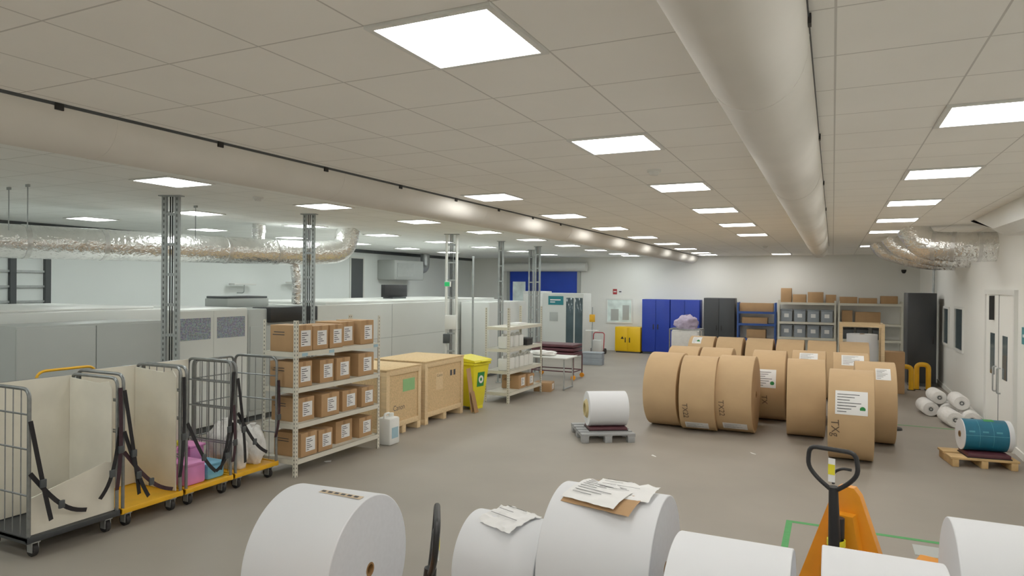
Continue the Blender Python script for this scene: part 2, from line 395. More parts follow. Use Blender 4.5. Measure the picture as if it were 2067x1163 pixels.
# ---------------------------------------------------------------- machines on the left
def cabinet(name,label,cat,x0,x1,y0,y1,z1,mat,doors,face='X',doormat=None,plinth=.08,handle=True,hm=None,group=None):
    t=thing(name,label,cat,((x0+x1)/2,(y0+y1)/2,0),0,group); hx=(x1-x0)/2; hy=(y1-y0)/2
    obj('body',box(B(),-hx,hx,-hy,hy,plinth,z1,.012),mat,t)
    obj('plinth',box(B(),-hx+.03,hx-.03,-hy+.03,hy-.03,0,plinth),m_dgrey,t)
    n=doors
    for i in range(n):
        if face=='X':
            a=-hy+2*hy*i/n+.006; c_=-hy+2*hy*(i+1)/n-.006; d_=obj('door',box(B(),hx,hx+.02,a,c_,plinth+.02,z1-.03,.005),doormat or mat,t)
            if handle: 
                yy=c_-.06 if i%2==0 else a+.06; obj('handle',box(B(),hx+.02,hx+.035,yy-.015,yy+.015,z1*.5-.08,z1*.5+.08,.004),hm or m_black,d_)
        else:
            a=-hx+2*hx*i/n+.008; c_=-hx+2*hx*(i+1)/n-.008; d_=obj('door',box(B(),a,c_,-hy-.02,-hy,plinth+.02,z1-.03,.005),doormat or mat,t)
            if handle:
                xx=c_-.07 if i%2==0 else a+.07; obj('handle',box(B(),xx-.018,xx+.018,-hy-.035,-hy-.02,z1*.5-.09,z1*.5+.09,.004),hm or m_black,d_)
    return t
cabinet('control_cabinet','large light grey two door control cabinet behind the roll cages','cabinet',-9.15,-8.5,4.55,6.42,1.87,m_grey,2,handle=True,hm=m_gap)
t=thing('print_machine','low white machine housing behind the grey control cabinet','machine',(-10.6,4.7,0))
obj('housing',box(B(),-1.4,1.4,-2.3,2.3,.1,2.0,.03),m_press,t); obj('base',box(B(),-1.35,1.35,-2.25,2.25,0,.1),m_dgrey,t)
obj('top_cover',box(B(),-1.3,1.3,-2.2,2.2,2.0,2.03,.01),m_white,t)
t=thing('print_machine','white machine unit with two blue perforated vent panels','machine',(-10.0,7.73,0))
obj('housing',box(B(),-1.0,1.0,-.7,.7,.1,1.98,.02),m_press,t); obj('base',box(B(),-.95,.95,-.65,.65,0,.1),m_dgrey,t)
for y in (-.69,.005): obj('door_panel',box(B(),1.0,1.006,y,y+.685,.15,1.95),m_press,t); obj('vent_panel',box(B(),1.006,1.01,y+.06,y+.63,1.5,1.84),m_vent,t)
t=thing('print_machine','grey machine unit with black hood left of long white machine','machine',(-9.9,9.28,0))
obj('housing',box(B(),-1,.86,-.8,.84,.1,1.95,.02),m_grey,t); obj('base',box(B(),-.95,.8,-.78,.82,0,.1),m_dgrey,t); obj('hood',box(B(),.5,.95,-.38,.83,1.7,1.97,.02),m_black,t)
obj('door_panel',box(B(),.86,.875,-.76,.8,.2,1.65,.005),m_grey,t)
t=thing('print_machine','long white press housing with panelled side stretching down the hall','machine',(-10.2,14.0,0))
obj('housing',box(B(),-1.3,1.2,-3.84,4.2,.1,1.98,.03),m_press,t); obj('base',box(B(),-1.25,1.15,-3.8,4.15,0,.1),m_dgrey,t)
obj('panel_gap',box(B(),1.2,1.204,-3.8,4.15,1.2,1.212),m_gap,t)
for y in (-1.4,1.7): obj('panel_gap',box(B(),1.2,1.204,y-.006,y+.006,.15,1.95),m_gap,t)
obj('top_cover',box(B(),-1.2,1.1,-3.5,3.9,1.98,2.03,.012),m_white,t)
t=thing('monitor','black screen box standing on the long white press','monitor',(-10.3,14.6,2.03)); obj('screen',box(B(),-.12,.0,-.5,.5,.04,.36,.01),m_black,t); obj('foot',box(B(),-.2,.1,-.3,.3,0,.04),m_dgrey,t)
t=thing('scanner','flat grey scanner unit on the grey machine with black hood','scanner',(-10.3,9.4,1.95))
obj('body',box(B(),-.3,.3,-.5,.5,0,.16,.02),m_grey,t); obj('lid',box(B(),-.28,.28,-.48,.48,.16,.2,.01),m_dgrey,t)
cabinet('print_machine','tall pale machine cabinet at the end of the long press','machine',-8.92,-8.1,15.6,18.0,1.95,m_press,2,handle=False)
# left wall equipment
t=thing('air_conditioner','grey air handling unit high on the left wall with curved pipe','air conditioner',(XL,19,2.5))
obj('casing',box(B(),0,.7,-.95,.75,.05,.7,.03),m_grey,t); obj('pipe',tube(B(),fillet([(.4,.75,.45),(.4,1.3,.45),(.4,1.3,.85),(.4,1.3,.98)],.3,6),.16,14),m_steel,t); obj('grille',box(B(),.7,.715,-.8,.1,.15,.6),m_gap,t)
t=thing('cable_ladder','grey steel cable ladder frame fixed to the left wall','cable ladder',(XL,7.4,0))
for y in (-.9,-.3,.3): obj('rail',box(B(),0,.08,y,y+.1,1.9,3.3),m_dgrey,t)
for k in range(5): obj('rung',box(B(),.0,.05,-.9,.4,2.0+.28*k,2.04+.28*k),m_steel,t)
obj('shelf',box(B(),0,.3,-1.3,.6,1.82,1.9),m_grey,t)
for k,(y,z) in enumerate(((12.3,2.35),(14.2,2.4))):
    t=thing('wall_light',('small white wall lamp with arm, nearer on left wall','small white wall lamp with arm, farther on left wall')[k],'lamp',(XL,y,z)); obj('arm',tube(B(),fillet([(0,0,-.2),(.25,0,-.2),(.25,0,0)],.08),.012),m_steel,t); obj('head',box(B(),.1,.3,-.35,.35,0,.04,.01),m_white,t)
for k,px in enumerate((18,56,395)):
    p=gz(px,(378,372,415)[k],CE); t=thing('drop_rod',('thin steel rod hanging from ceiling at the far left edge','second thin steel rod hanging from ceiling at far left','thin steel rod hanging beside the nearest strut post')[k],'rod',p)
    obj('rod',cyl(B(),(0,0,-.5),(0,0,0),.006,6),m_dsteel,t); obj('bracket',box(B(),-.03,.03,-.01,.01,-.03,0),m_dsteel,t)
# ---------------------------------------------------------------- near rack with cartons
ZS=[.213,.653,1.10,1.545]
def make_rack(loc,label,L=1.71,D=.55,H=1.94,zs=ZS,mat=m_rack,name='shelving_rack'):
    t=thing(name,label,'shelving rack',loc,0)
    for x in (-D,0):
        for y in (0,L):
            b=B(); sx=1 if x<0 else -1; sy=1 if y==0 else -1
            box(b,x,x+sx*.045,y,y+sy*.004,0,H); box(b,x,x+sx*.004,y+sy*.004,y+sy*.045,0,H); obj('post',b,m_rackpost,t)
    for z in zs:
        b=B(); box(b,-D+.005,-.005,.005,L-.005,z-.02,z)
        box(b,-.02,.004,.045,L-.045,z-.06,z); box(b,-D-.004,-D+.02,.045,L-.045,z-.06,z); box(b,-D+.045,-.045,-.004,.02,z-.06,z); box(b,-D+.045,-.045,L-.02,L+.004,z-.06,z)
        obj('shelf',b,mat,t)
    return t
rk=make_rack((-5.97,6.36,0),'cream metal rack stacked with brown cartons beside the roll cages')
for y in (.1,.6,1.55): obj('shelf_tag',box(B(),.004,.006,y,y+.1,1.49,1.53),m_tag,rk)
CB={}
def carton(x,y,z,sx,sy,sz,label,rz=0,lab='X',group=None,name='cardboard_box'):
    t=thing(name,label,'box',(x,y,z),rz,group); k=(sx,sy,sz,lab)
    if k not in CB:
        bd=mesh('body',box(B(),-sx/2,sx/2,-sy/2,sy/2,0,sz,.006),m_card)
        b=B(); box(b,-sx/2-.001,sx/2+.001,-.025,.025,sz-.06,sz+.0015); tp=mesh('tape',b,m_tape)
        lb=ln=None
        if lab=='X':
            w=min(.17,sy*.62); h=min(.2,sz*.6); a=sy*.08
            lb=mesh('label',box(B(),sx/2,sx/2+.002,a-w/2,a+w/2,sz*.2,sz*.2+h),m_paper)
            b=B()
            for j in range(6): box(b,sx/2+.002,sx/2+.003,a-w*.42,a-w*.42+w*(.25+.5*((j*37)%10)/10),sz*.2+h*(.1+.14*j),sz*.2+h*(.15+.14*j))
            ln=mesh('print',b,m_ink)
        b=B()
        for j in range(2): box(b,-sx*.4+j*.02,-sx*.4+sx*.45,-sy/2-.0015,-sy/2,sz*(.62+.1*j),sz*(.65+.1*j))
        pr=mesh('printed_line',b,m_ink) if lab=='X' else (b.free())
        CB[k]=(bd,tp,lb,ln,pr)
    bd,tp,lb,ln,pr=CB[k]; link('body',bd,t); link('tape',tp,t)
    if lb: o=link('label',lb,t); link('print',ln,o)
    if pr: link('printed_line',pr,t)
    return t
shelfname=['bottom shelf','second lowest shelf','second highest shelf','top shelf']
cont={3:[(6.53,0,.28,.33),(6.83,0,.28,.31),(7.13,0,.26,.31),(7.45,-.08,.3,.33),(7.79,0,.3,.34)],
 2:[(6.53,0,.28,.32),(6.99,-.03,.26,.3),(7.28,0,.28,.3),(7.78,0,.34,.32)],
 1:[(6.62,-.05,.3,.3),(7.03,0,.34,.3),(7.46,-.03,.3,.28),(7.82,0,.28,.28)],
 0:[(6.62,0,.3,.3),(6.94,0,.26,.28),(7.43,-.1,.34,.3),(7.84,-.05,.3,.28)]}
for lv,ls in cont.items():
    for i,(y,dx,sy,sz) in enumerate(ls):
        carton(-6.21+dx,y,ZS[lv],.44,sy,sz,f'brown carton, {["first","second","third","fourth","fifth"][i]} from near end on the {shelfname[lv]} of near rack',random.uniform(-.03,.03),group='cartons on the near rack')
# ---------------------------------------------------------------- jerrycans
def make_jerry(h,w,d,label,loc):
    t=thing('jerrycan',label,'canister',loc)
    b=B(); box(b,-d/2,d/2,-w/2,w/2,0,h*.84,.03); obj('body',b,m_hdpe,t)
    obj('handle',tube(B(),fillet([(0,-w*.42,h*.82),(0,-w*.36,h*.96),(0,w*.1,h*.96),(0,w*.18,h*.82)],.04),.018,8),m_hdpe,t)
    obj('cap',lathe(B(),[(h*.82,0),(h*.82,.032),(h*.94,.032),(h*.94,0)],14,'Z',(0,w*.32,0)),m_hdpe,t)
    return t
jc=make_jerry(.48,.26,.24,'large white plastic jerrycan on the floor at the far end of near rack',(-6.02,8.36,0))
obj('label',box(B(),.12,.122,-.08,.08,.1,.26),m_tag,jc)
# ---------------------------------------------------------------- second rack
make_rack((-5.9,12.28,0),'cream metal rack with white canisters beyond the yellow bin')
j0=make_jerry(.3,.19,.2,'small white canister on upper shelf of second rack, first from near end',(-6.1,12.45,1.10)); j0['group']='canisters on second rack upper shelf'
for i in range(1,4): dup(j0,(-6.12,12.45+.24*i,1.10),random.uniform(-.2,.2),f'small white canister on upper shelf of second rack, {["","second","third","fourth"][i]} from near end')
for i in range(6): dup(j0,(-6.1,12.44+.24*i,.653),random.uniform(-.2,.2),f'small white canister on lower shelf of second rack, {["first","second","third","fourth","fifth","sixth"][i]} from near end','canisters on second rack lower shelf')
t=thing('toner_box','small black box on upper shelf of second rack','box',(-6.1,13.5,1.10)); obj('body',box(B(),-.12,.12,-.15,.15,0,.15,.008),m_black,t); obj('lid',box(B(),-.125,.125,-.155,.155,.13,.16,.005),m_dgrey,t)
carton(-6.15,13.05,.213,.4,.36,.28,'brown carton on bottom shelf of second rack, near one of two',0,group='cartons low on second rack')
carton(-6.15,13.5,.213,.4,.3,.26,'brown carton on bottom shelf of second rack, far one of two',0,group='cartons low on second rack')
carton(-5.95,14.25,0,.4,.4,.2,'low brown carton on the floor under the white table',.2)
t=thing('paper_tray','thin white paper tray on top shelf of second rack','tray',(-6.15,13.2,1.545)); obj('tray',box(B(),-.15,.15,-.25,.25,0,.03,.005),m_white,t); obj('paper',box(B(),-.13,.13,-.22,.22,.03,.05),m_paper,t)
# ---------------------------------------------------------------- crates
def crate(y0,y1,x0,x1,h,label,canon):
    t=thing('wooden_crate',label,'crate',((x0+x1)/2,(y0+y1)/2,0)); hx=(x1-x0)/2; hy=(y1-y0)/2; s=.12
    obj('panel',box(B(),-hx+.02,hx-.02,-hy+.02,hy-.02,s,h-.02),m_osb,t)
    w=.085
    for (a0,a1) in ((-hy,-hy+w),(hy-w,hy)): obj('batten',box(B(),hx-.02,hx,a0,a1,s,h,.003),m_wood,t)
    obj('batten',box(B(),hx-.02,hx,-hy+w,hy-w,h-w,h,.003),m_wood,t); obj('batten',box(B(),hx-.02,hx,-hy+w,hy-w,s,s+w,.003),m_wood,t)
    for (a0,a1) in ((-hx,-hx+w),(hx-w-.02,hx-.02)): obj('batten',box(B(),a0,a1,-hy,-hy+.02,s,h,.003),m_wood,t)
    obj('batten',box(B(),-hx+w,hx-w-.02,-hy,-hy+.02,h-w,h,.003),m_wood,t)
    obj('lid',box(B(),-hx-.01,hx+.01,-hy-.01,hy+.01,h,h+.025,.003),m_osb,t)
    for y in (-hy+.06,0,hy-.06): obj('skid',box(B(),-hx,hx,y-.05,y+.05,0,s,.004),m_wood,t)
    if canon:
        obj('printed_name',text(B(),'Canon',.12,lambda x,y:Vector((hx-.0185,-.12+x,.42+y))),m_ink,t)
        obj('label',box(B(),hx-.019,hx-.016,-.02,.32,.66,.86),m_lime,t)
    else:
        lb=obj('label',box(B(),hx-.019,hx-.017,-.28,-.05,.55,.85),m_wood,t)
        obj('print',text(B(),'Canon',.07,lambda x,y:Vector((hx-.0155,-.16+x,.8+y))),m_ink,lb)
        for a in (.2,.32): obj('warning_mark',box(B(),hx-.019,hx-.017,a,a+.07,.75,.85),m_ink,t)
    return t
crate(8.62,9.6,-7.25,-6.25,1.04,'pale wooden shipping crate with green label beside near rack',True)
crate(9.72,11.04,-7.3,-6.25,1.06,'larger pale wooden shipping crate between first crate and yellow bin',False)
t=thing('cardboard_sheet','flat brown cardboard sheet leaning by the larger crate','cardboard',(-6.08,11.13,0)); obj('sheet',obox(B(),Matrix.Translation((-.06,0,.42))@Matrix.Rotation(rad(-8),4,'Y'),.012,.15,.82),m_card,t); obj('fold',obox(B(),Matrix.Translation((.02,0,.2))@Matrix.Rotation(rad(-14),4,'Y'),.01,.14,.4),m_tape,t)
# yellow clinical bin
t=thing('wheelie_bin','bright yellow lidded waste bin with green emblem beside the crate','bin',(-6.38,11.54,0),rad(-8))
b=B(); vs=[]
for z,hw,hd in ((.05,.17,.2),(.9,.26,.28)):
    vs.append([b.verts.new((x*hd,y*hw,z)) for x,y in ((-1,-1),(1,-1),(1,1),(-1,1))])
b.faces.new(vs[0]); b.faces.new(vs[1][::-1])
for k in range(4): b.faces.new((vs[0][k],vs[0][(k+1)%4],vs[1][(k+1)%4],vs[1][k]))
bmesh.ops.bevel(b,geom=list(b.edges),offset=.025,segments=2,affect='EDGES',profile=.5); obj('body',b,m_yel,t)
obj('rim',box(B(),-.3,.3,-.28,.28,.86,.91,.01),m_yel,t); obj('lid',box(prism(B(),[(-.3,.92),(.32,.92),(.3,.96),(-.2,1.02),(-.3,1.0)],-.28,.28,'Y'),.28,.36,-.1,.1,.92,.95,.008),m_yel,t)
e=obj('emblem',obox(B(),Matrix.Translation((.253,0,.58))@Matrix.Rotation(rad(5.4),4,'Y'),.004,.22,.28),m_green,t)
obj('emblem_ring',lathe(B(),[(.258,.035),(.262,.035),(.262,.075),(.258,.075)],20,'X',(.0,0,.58)),m_paper,e)
for y in (-.18,.18): obj('wheel',lathe(B(),[(y-.03,0),(y-.03,.08),(y+.03,.08),(y+.03,0)],18,'Y',(-.2,0,.08)),m_rub,t)
obj('foot',box(B(),.1,.2,-.15,.15,0,.06,.006),m_yel,t)
# ---------------------------------------------------------------- roll cages
def cage(y0,y1,label,basemat,liners,wires,straps,xf=-6.2,D=.74,rz=0,topcol=None,H=1.47):
    w=(y1-y0); t=thing('roll_cage',label,'roll cage',(xf-D/2,(y0+y1)/2,0),rz); hx=D/2; hy=w/2
    b=B(); box(b,-hx,hx,-hy,hy,.165,.19); box(b,hx-.03,hx+.01,-hy,hy,.145,.195,.006); box(b,-hx-.01,-hx+.03,-hy,hy,.14,.23,.006); box(b,-hx,hx,-hy,-hy+.03,.14,.2); box(b,-hx,hx,hy-.03,hy,.14,.2)
    obj('base',b,basemat,t)
    for x in (-hx+.09,hx-.07):
        for y in (-hy+.09,hy-.09):
            b=B(); box(b,x-.045,x+.045,y-.035,y+.035,.125,.145); box(b,x-.04,x+.03,y-.03,y-.024,.04,.13); box(b,x-.04,x+.03,y+.024,y+.03,.04,.13); c_=obj('caster',b,m_steel,t)
            obj('wheel',lathe(B(),[(-.022,0),(-.022,.055),(-.016,.06),(.016,.06),(.022,.055),(.022,0)],18,'Y',(x-.01,y,.06)),m_rub,c_)
    for s in (-1,1):
        y=s*(hy-.02); b=B()
        tube(b,fillet([(-hx+.015,y,.19),(-hx+.015,y,H),(hx-.015,y,H),(hx-.015,y,.19)],.09,5),.0165,10)
        for z in (.55,.95,1.25): cyl(b,(-hx+.015,y,z),(hx-.015,y,z),.009,6)
        fr=obj('side_frame',b,topcol if (topcol and s==1) else m_chrome,t)
        if wires[0 if s<0 else 1]:
            b=B()
            for k in range(1,6): cyl(b,(-hx+.015+k*(D-.03)/6,y,.2),(-hx+.015+k*(D-.03)/6,y,H-.01),.005,5)
            obj('wire_bars',b,m_chrome,fr)
    b=B(); tube(b,fillet([(-hx+.015,-hy+.05,.19),(-hx+.015,-hy+.05,H-.02),(-hx+.015,hy-.05,H-.02),(-hx+.015,hy-.05,.19)],.06,4),.014,8)
    for z in (.55,.95,1.25): cyl(b,(-hx+.015,-hy+.05,z),(-hx+.015,hy-.05,z),.008,6)
    obj('back_frame',b,topcol or m_chrome,t)
    if wires[2]:
        b=B()
        for k in range(1,6): cyl(b,(-hx+.015,-hy+.05+k*(w-.1)/6,.2),(-hx+.015,-hy+.05+k*(w-.1)/6,H-.03),.005,5)
        obj('wire_bars',b,m_chrome,t)
    lo=.2
    if 'back' in liners: obj('liner_panel',box(B(),-hx+.035,-hx+.045,-hy+.04,hy-.04,lo,H-.01),m_liner,t)
    if 'far' in liners: obj('liner_panel',prism(B(),[(-hx+.05,lo),(hx-.04,lo),(hx-.04,H-.1),(hx-.1,H-.03),(hx-.25,H-.06),(-hx+.05,H-.03)],hy-.06,hy-.048,'Y'),m_liner,t)
    if 'front' in liners: obj('front_panel',prism(B(),[(-hy+.05,lo),(hy-.03,lo),(hy-.03,.66),(hy-.12,.68),(-hy+.05,.52)],hx-.05,hx-.038,'X'),m_liner,t)
    for k,(ya,za,yb,zb) in enumerate(straps):
        pts=[]
        for j in range(11):
            q=j/10; sag=.10*sin(PI*q); pts.append((hx+.015+.05*sin(PI*q)*.6,(ya+(yb-ya)*q)*hy,za+(zb-za)*q-sag))
        b=B(); prev=None
        for j,p in enumerate(pts):
            p=Vector(p); tt=(Vector(pts[min(j+1,10)])-Vector(pts[max(j-1,0)])).normalized(); sd=tt.cross(Vector((1,0,0))).normalized()*.019
            cur=[b.verts.new(p+sd),b.verts.new(p-sd),b.verts.new(p-sd+Vector((.004,0,0))),b.verts.new(p+sd+Vector((.004,0,0)))]
            if prev:
                for q_ in range(4): b.faces.new((prev[q_],prev[(q_+1)%4],cur[(q_+1)%4],cur[q_]))
            prev=cur
        obj('strap',b,m_strap if k%3!=2 else m_strapm,t)
        obj('buckle',box(B(),pts[5][0]-.006,pts[5][0]+.016,pts[5][1]-.025,pts[5][1]+.025,pts[5][2]-.035,pts[5][2]+.035,.004),m_dgrey,t)
    return t
cage(3.42,4.25,'roll cage with wire sides and white front board, nearest the camera',m_charcoal,('back','far','front'),(1,0,1),[(-.97,1.2,-.55,.3),(-.97,.75,.2,.3),(.97,1.38,.9,.4),(.97,1.0,.5,.36)])
cage(4.27,4.95,'roll cage with yellow base and tall cream liner boards, second from camera',m_yelp,('back','far'),(0,0,1),[(-.97,1.35,-.5,.3),(.97,1.4,.85,.35),(-.97,.75,.6,.25),(-.97,.95,-.2,.25)],H=1.5)
cage(4.98,5.61,'roll cage holding pink and blue tubs, third from camera',m_yelp,('back',),(1,1,1),[(.97,1.38,.4,.3),(-.97,.9,.2,.3),(.97,1.0,.94,.35),(.97,.8,.2,.3)],H=1.5)
cage(5.64,6.31,'open wire roll cage filled with white sacks beside near rack',m_yelp,(),(1,1,1),[(-.94,1.3,-.6,.3),(-.94,.9,.4,.35),(.95,1.2,.8,.5)],H=1.48)
t=thing('yellow_frame','yellow tubular frame standing behind the first two cages','frame',(-7.12,4.3,0))
obj('tube_loop',tube(B(),fillet([(0,-.3,.0),(0,-.3,1.5),(0,.3,1.5),(0,.3,.0)],.1,5),.014,8),m_yelp,t); obj('cross_bar',cyl(B(),(0,-.3,.7),(0,.3,.7),.01,8),m_yelp,t)
def tub(x,y,z,sx,sy,sz,mat,label,name='plastic_tub'):
    t=thing(name,label,'tub',(x,y,z)); obj('body',box(B(),-sx/2,sx/2,-sy/2,sy/2,0,sz-.02,.03),mat,t); obj('lid',box(B(),-sx/2-.008,sx/2+.008,-sy/2-.008,sy/2+.008,sz-.03,sz,.008),mat,t)
tub(-6.42,5.17,.19,.3,.26,.24,m_pink,'large pink plastic tub at front left in third roll cage')
tub(-6.74,5.2,.19,.26,.28,.36,m_pink,'pink plastic tub at the back of third roll cage')
tub(-6.42,5.44,.19,.3,.23,.18,m_sky,'light blue plastic tub at front right in third roll cage')
tub(-6.74,5.47,.19,.26,.2,.34,m_pink,'smaller pink tub behind the blue tub in third cage')
tub(-6.74,5.18,.55,.2,.18,.06,m_yel,'small yellow tub on the rear pink tub in third cage')
def sack(x,y,z,rx,ry,rz_,mat,label,seed,name='sack',knot=True):
    b=B(); bmesh.ops.create_icosphere(b,subdivisions=4,radius=1)
    for v in b.verts:
        n=v.co.normalized(); k=1+.22*noise.noise(n*2.2+Vector((seed,0,0)))+.1*noise.noise(n*6+Vector((0,seed,0)))
        p=n*k; p.z=max(p.z,-.72); v.co=Vector((p.x*rx,p.y*ry,(p.z+.72)*rz_))
    t=thing(name,label,'sack' if knot else 'sheet',(x,y,z)); obj('bag' if knot else 'cloth',b,mat,t,ang=80)
    if knot: obj('knot',lathe(B(),[(1.55*rz_,.03),(1.68*rz_,.016),(1.8*rz_,.04)],10),mat,t)
    return t
sack(-6.43,5.84,.19,.17,.125,.25,m_sack,'white plastic sack at front left in the fourth cage',1)
sack(-6.43,6.12,.19,.17,.12,.27,m_sack,'white plastic sack at front right in the fourth cage',4)
sack(-6.76,5.98,.19,.13,.24,.3,m_sack,'larger white plastic sack at the back of fourth cage',8)
# ---------------------------------------------------------------- brown kraft rolls
RW,RR=.56,.625
def roll_mesh(w,R,mat,seg=64,rb=.012,core=.04):
    return mesh('body',lathe(B(),[(-w/2,core),(-w/2,R-rb),(-w/2+rb*.4,R-rb*.3),(-w/2+rb,R),(w/2-rb,R),(w/2-rb*.4,R-rb*.3),(w/2,R-rb),(w/2,core)],seg,'X',(0,0,R)),mat,25)
kb=roll_mesh(RW,RR,m_card2,72,.008); ke=mesh('end_sheet',lathe(B(),[(RW/2+.001,.05),(RW/2+.004,RR-.05),(RW/2+.001,RR-.04)],48,'X',(0,0,RR)),m_card2d)
kc=mesh('core',lathe(B(),[(-RW/2-.004,.04),(-RW/2-.004,.052),(RW/2+.006,.052),(RW/2+.006,.04)],24,'X',(0,0,RR)),m_core)
def kraft(X,Y,label,marks=(),rz=0,s=1):
    t=thing('kraft_paper_roll',label,'paper roll',(X,Y,0),rz,'kraft wrapped paper rolls'); t.scale=(1,s,s)
    link('body',kb,t); link('end_sheet',ke,t); link('core',kc,t)
    R=RR
    for mk in marks:
        if mk[0]=='label':
            _,x0,x1,a0,a1,green=mk
            lb=obj('label',patch(B(),x0,x1,a0,a1,R+.003),m_paper,t,(0,0,R)); b=B(); n=7
            for j in range(n): 
                aa=a0+(a1-a0)*(.1+.12*j); xe=x0+(x1-x0)*(.35+.5*((j*53)%10)/10); patch(b,x0+(x1-x0)*.06,xe,aa,aa+(a1-a0)*.03,R+.005,1)
            obj('print',b,m_ink,lb)
            if green: obj('green_mark',lathe(B(),[(-.001,0),(-.001,.035),(.001,.035)],16,'Y',(x1-.06,-(R+.006)*cos(rad(a0+(a1-a0)*.25)),(R+.006)*sin(rad(a0+(a1-a0)*.25)))),m_green,lb)
        else:
            _,s_,size,x0,a0=mk
            obj('handwriting',text(B(),s_,size,lambda x,y:Vector((x0+y+x*.06,-(R+.005)*cos(rad(a0)-x/R),(R+.005)*sin(rad(a0)-x/R)))),m_marker,t,(0,0,R))
    return t
kraft(-2.57,11.82,'kraft paper roll standing at the left end of the front row',rz=rad(-3))
kraft(-1.99,11.68,'kraft roll marked TX22 low down, second from left in front row',[('text','TX22',.12,-.18,-22),('label',-.2,.17,-62,-44,False)],rz=rad(2),s=.985)
kraft(-1.41,11.82,'kraft roll marked TX22 in front row, third from left',[('text','TX22',.12,-.18,-16),('label',-.18,.2,-58,-42,False)],rz=rad(-1),s=1.005)
kraft(-1.02,13.2,'kraft roll with white green-dotted label set back behind front row',[('label',-.18,.14,2,32,True),('text','TX',.13,-.05,-18)])
kraft(-.38,12.0,'plain kraft roll left of the front TXg roll',rz=rad(2),s=.99)
kraft(.25,10.67,'foremost kraft roll marked TXg with large white label',[('label',-.19,.2,8,38,True),('text','TXg',.14,-.19,-10)],rz=rad(-1.5))
kraft(.6,12.0,'kraft roll half hidden behind the foremost TXg roll',[('label',.0,.2,40,62,False)])
kraft(-2.55,13.25,'kraft roll behind the leftmost front roll')
kraft(-1.95,13.25,'kraft roll behind the second front roll')
kraft(-.38,13.5,'kraft roll directly behind the plain roll left of TXg',[('label',-.15,.15,48,72,False)])
kraft(.3,13.45,'kraft roll behind the foremost roll with label on top',[('label',-.15,.2,45,72,False)])
for i,x in enumerate((-2.72,-2.1,-1.46,-.83,-.2,.42)):
    kraft(x,16.2,f'kraft roll in the back row, {["first","second","third","fourth","fifth","sixth"][i]} from left',[('label',-.2,.0,50,76,True)] if i==0 else ())
# ---------------------------------------------------------------- white foreground rolls
def white_roll(x0,x1,Y,R,label,core=.045,rz=0,group='large white paper rolls',cm=None):
    w=x1-x0; t=thing('white_paper_roll',label,'paper roll',((x0+x1)/2,Y,0),rz,group)
    link('body',roll_mesh(w,R,m_rollw,96,.006,core+.012),t)
    obj('end_face',lathe(B(),[(w/2+.0005,core+.012),(w/2+.0015,R-.008)],64,'X',(0,0,R)),m_rollend,t)
    obj('core',lathe(B(),[(-w/2,core),(-w/2,core+.012),(w/2+.003,core+.012),(w/2+.003,core),(-w/2,core)],32,'X',(0,0,R)),cm or m_core,t)
    return t
RF=.488
F1=white_roll(-3.43,-2.78,3.64,RF,'large white paper roll at front left with brown core showing',.035,rad(5))
F2=white_roll(-1.75,-1.0,4.55,RF,'large white paper roll topped with paperwork, front centre')
F3=white_roll(-2.44,-1.81,4.5,.345,'smaller white paper roll between the two largest front rolls')
F4=white_roll(-.8,-.18,3.9,RF,'large white paper roll at the bottom edge right of centre')
F5=white_roll(-.04,.54,4.0,.494,'white paper roll in front of the orange pallet truck')
F6=white_roll(.66,1.05,4.85,.498,'white paper roll at the bottom right corner')
o=obj('paper_note',patch(B(),-.05,.3,84,90,RF+.003),m_notep,None,(-3.11,3.64,RF)); tag(o,'brown tape note with handwriting on the front left roll','note')
b=B()
for j in range(6): patch(b,-.04+.055*j,-.005+.055*j,85.5,88.5,RF+.005,1)
obj('handwriting',b,m_ink,o)
def sheet(cx,cy,cz,sx,sy,rx,rz,mat,label,lines,seed,crump=.0,name='paper_sheet'):
    t=thing(name,label,'paper',(cx,cy,cz),rz); b=B(); n=14
    g=[[b.verts.new((sx*(i/n-.5),sy*(j/n-.5),crump*noise.noise(Vector((i*.5+seed,j*.5,seed)))-((j/n-.5)*sy)**2*.8)) for j in range(n+1)] for i in range(n+1)]
    for i in range(n):
        for j in range(n): b.faces.new((g[i][j],g[i+1][j],g[i+1][j+1],g[i][j+1]))
    o=obj('sheet',b,mat,t); o.rotation_euler=(rx,0,0)
    if lines:
        b=B()
        for k in range(lines):
            y=sy*(.38-.76*k/lines); h=sy*.02; x1=sx*(-.4+.8*(.4+.6*((k*37+seed*11)%10)/10)); zz=-y*y*.8+.003+crump*.4
            v=[b.verts.new(q) for q in ((-sx*.4,y,zz),(x1,y,zz),(x1,y+h,zz),(-sx*.4,y+h,zz))]; b.faces.new(v)
        obj('print',b,m_ink,o)
sheet(-1.38,4.47,.988,.52,.42,rad(8),rad(-12),m_card,'brown cardboard sheet lying on the front centre roll',0,1,.004,'cardboard_sheet')
sheet(-1.43,4.45,.998,.42,.34,rad(8),rad(-16),m_paper,'white printed delivery sheet on cardboard on front centre roll',8,2,.006)
sheet(-1.28,4.53,1.01,.42,.28,rad(6),rad(-4),m_paper,'crinkled handwritten sheet topmost on front centre roll',4,3,.018)
sheet(-2.14,4.47,.703,.36,.34,rad(6),rad(-20),m_paper,'crumpled white wrapping sheet on the smaller front roll',3,5,.025)
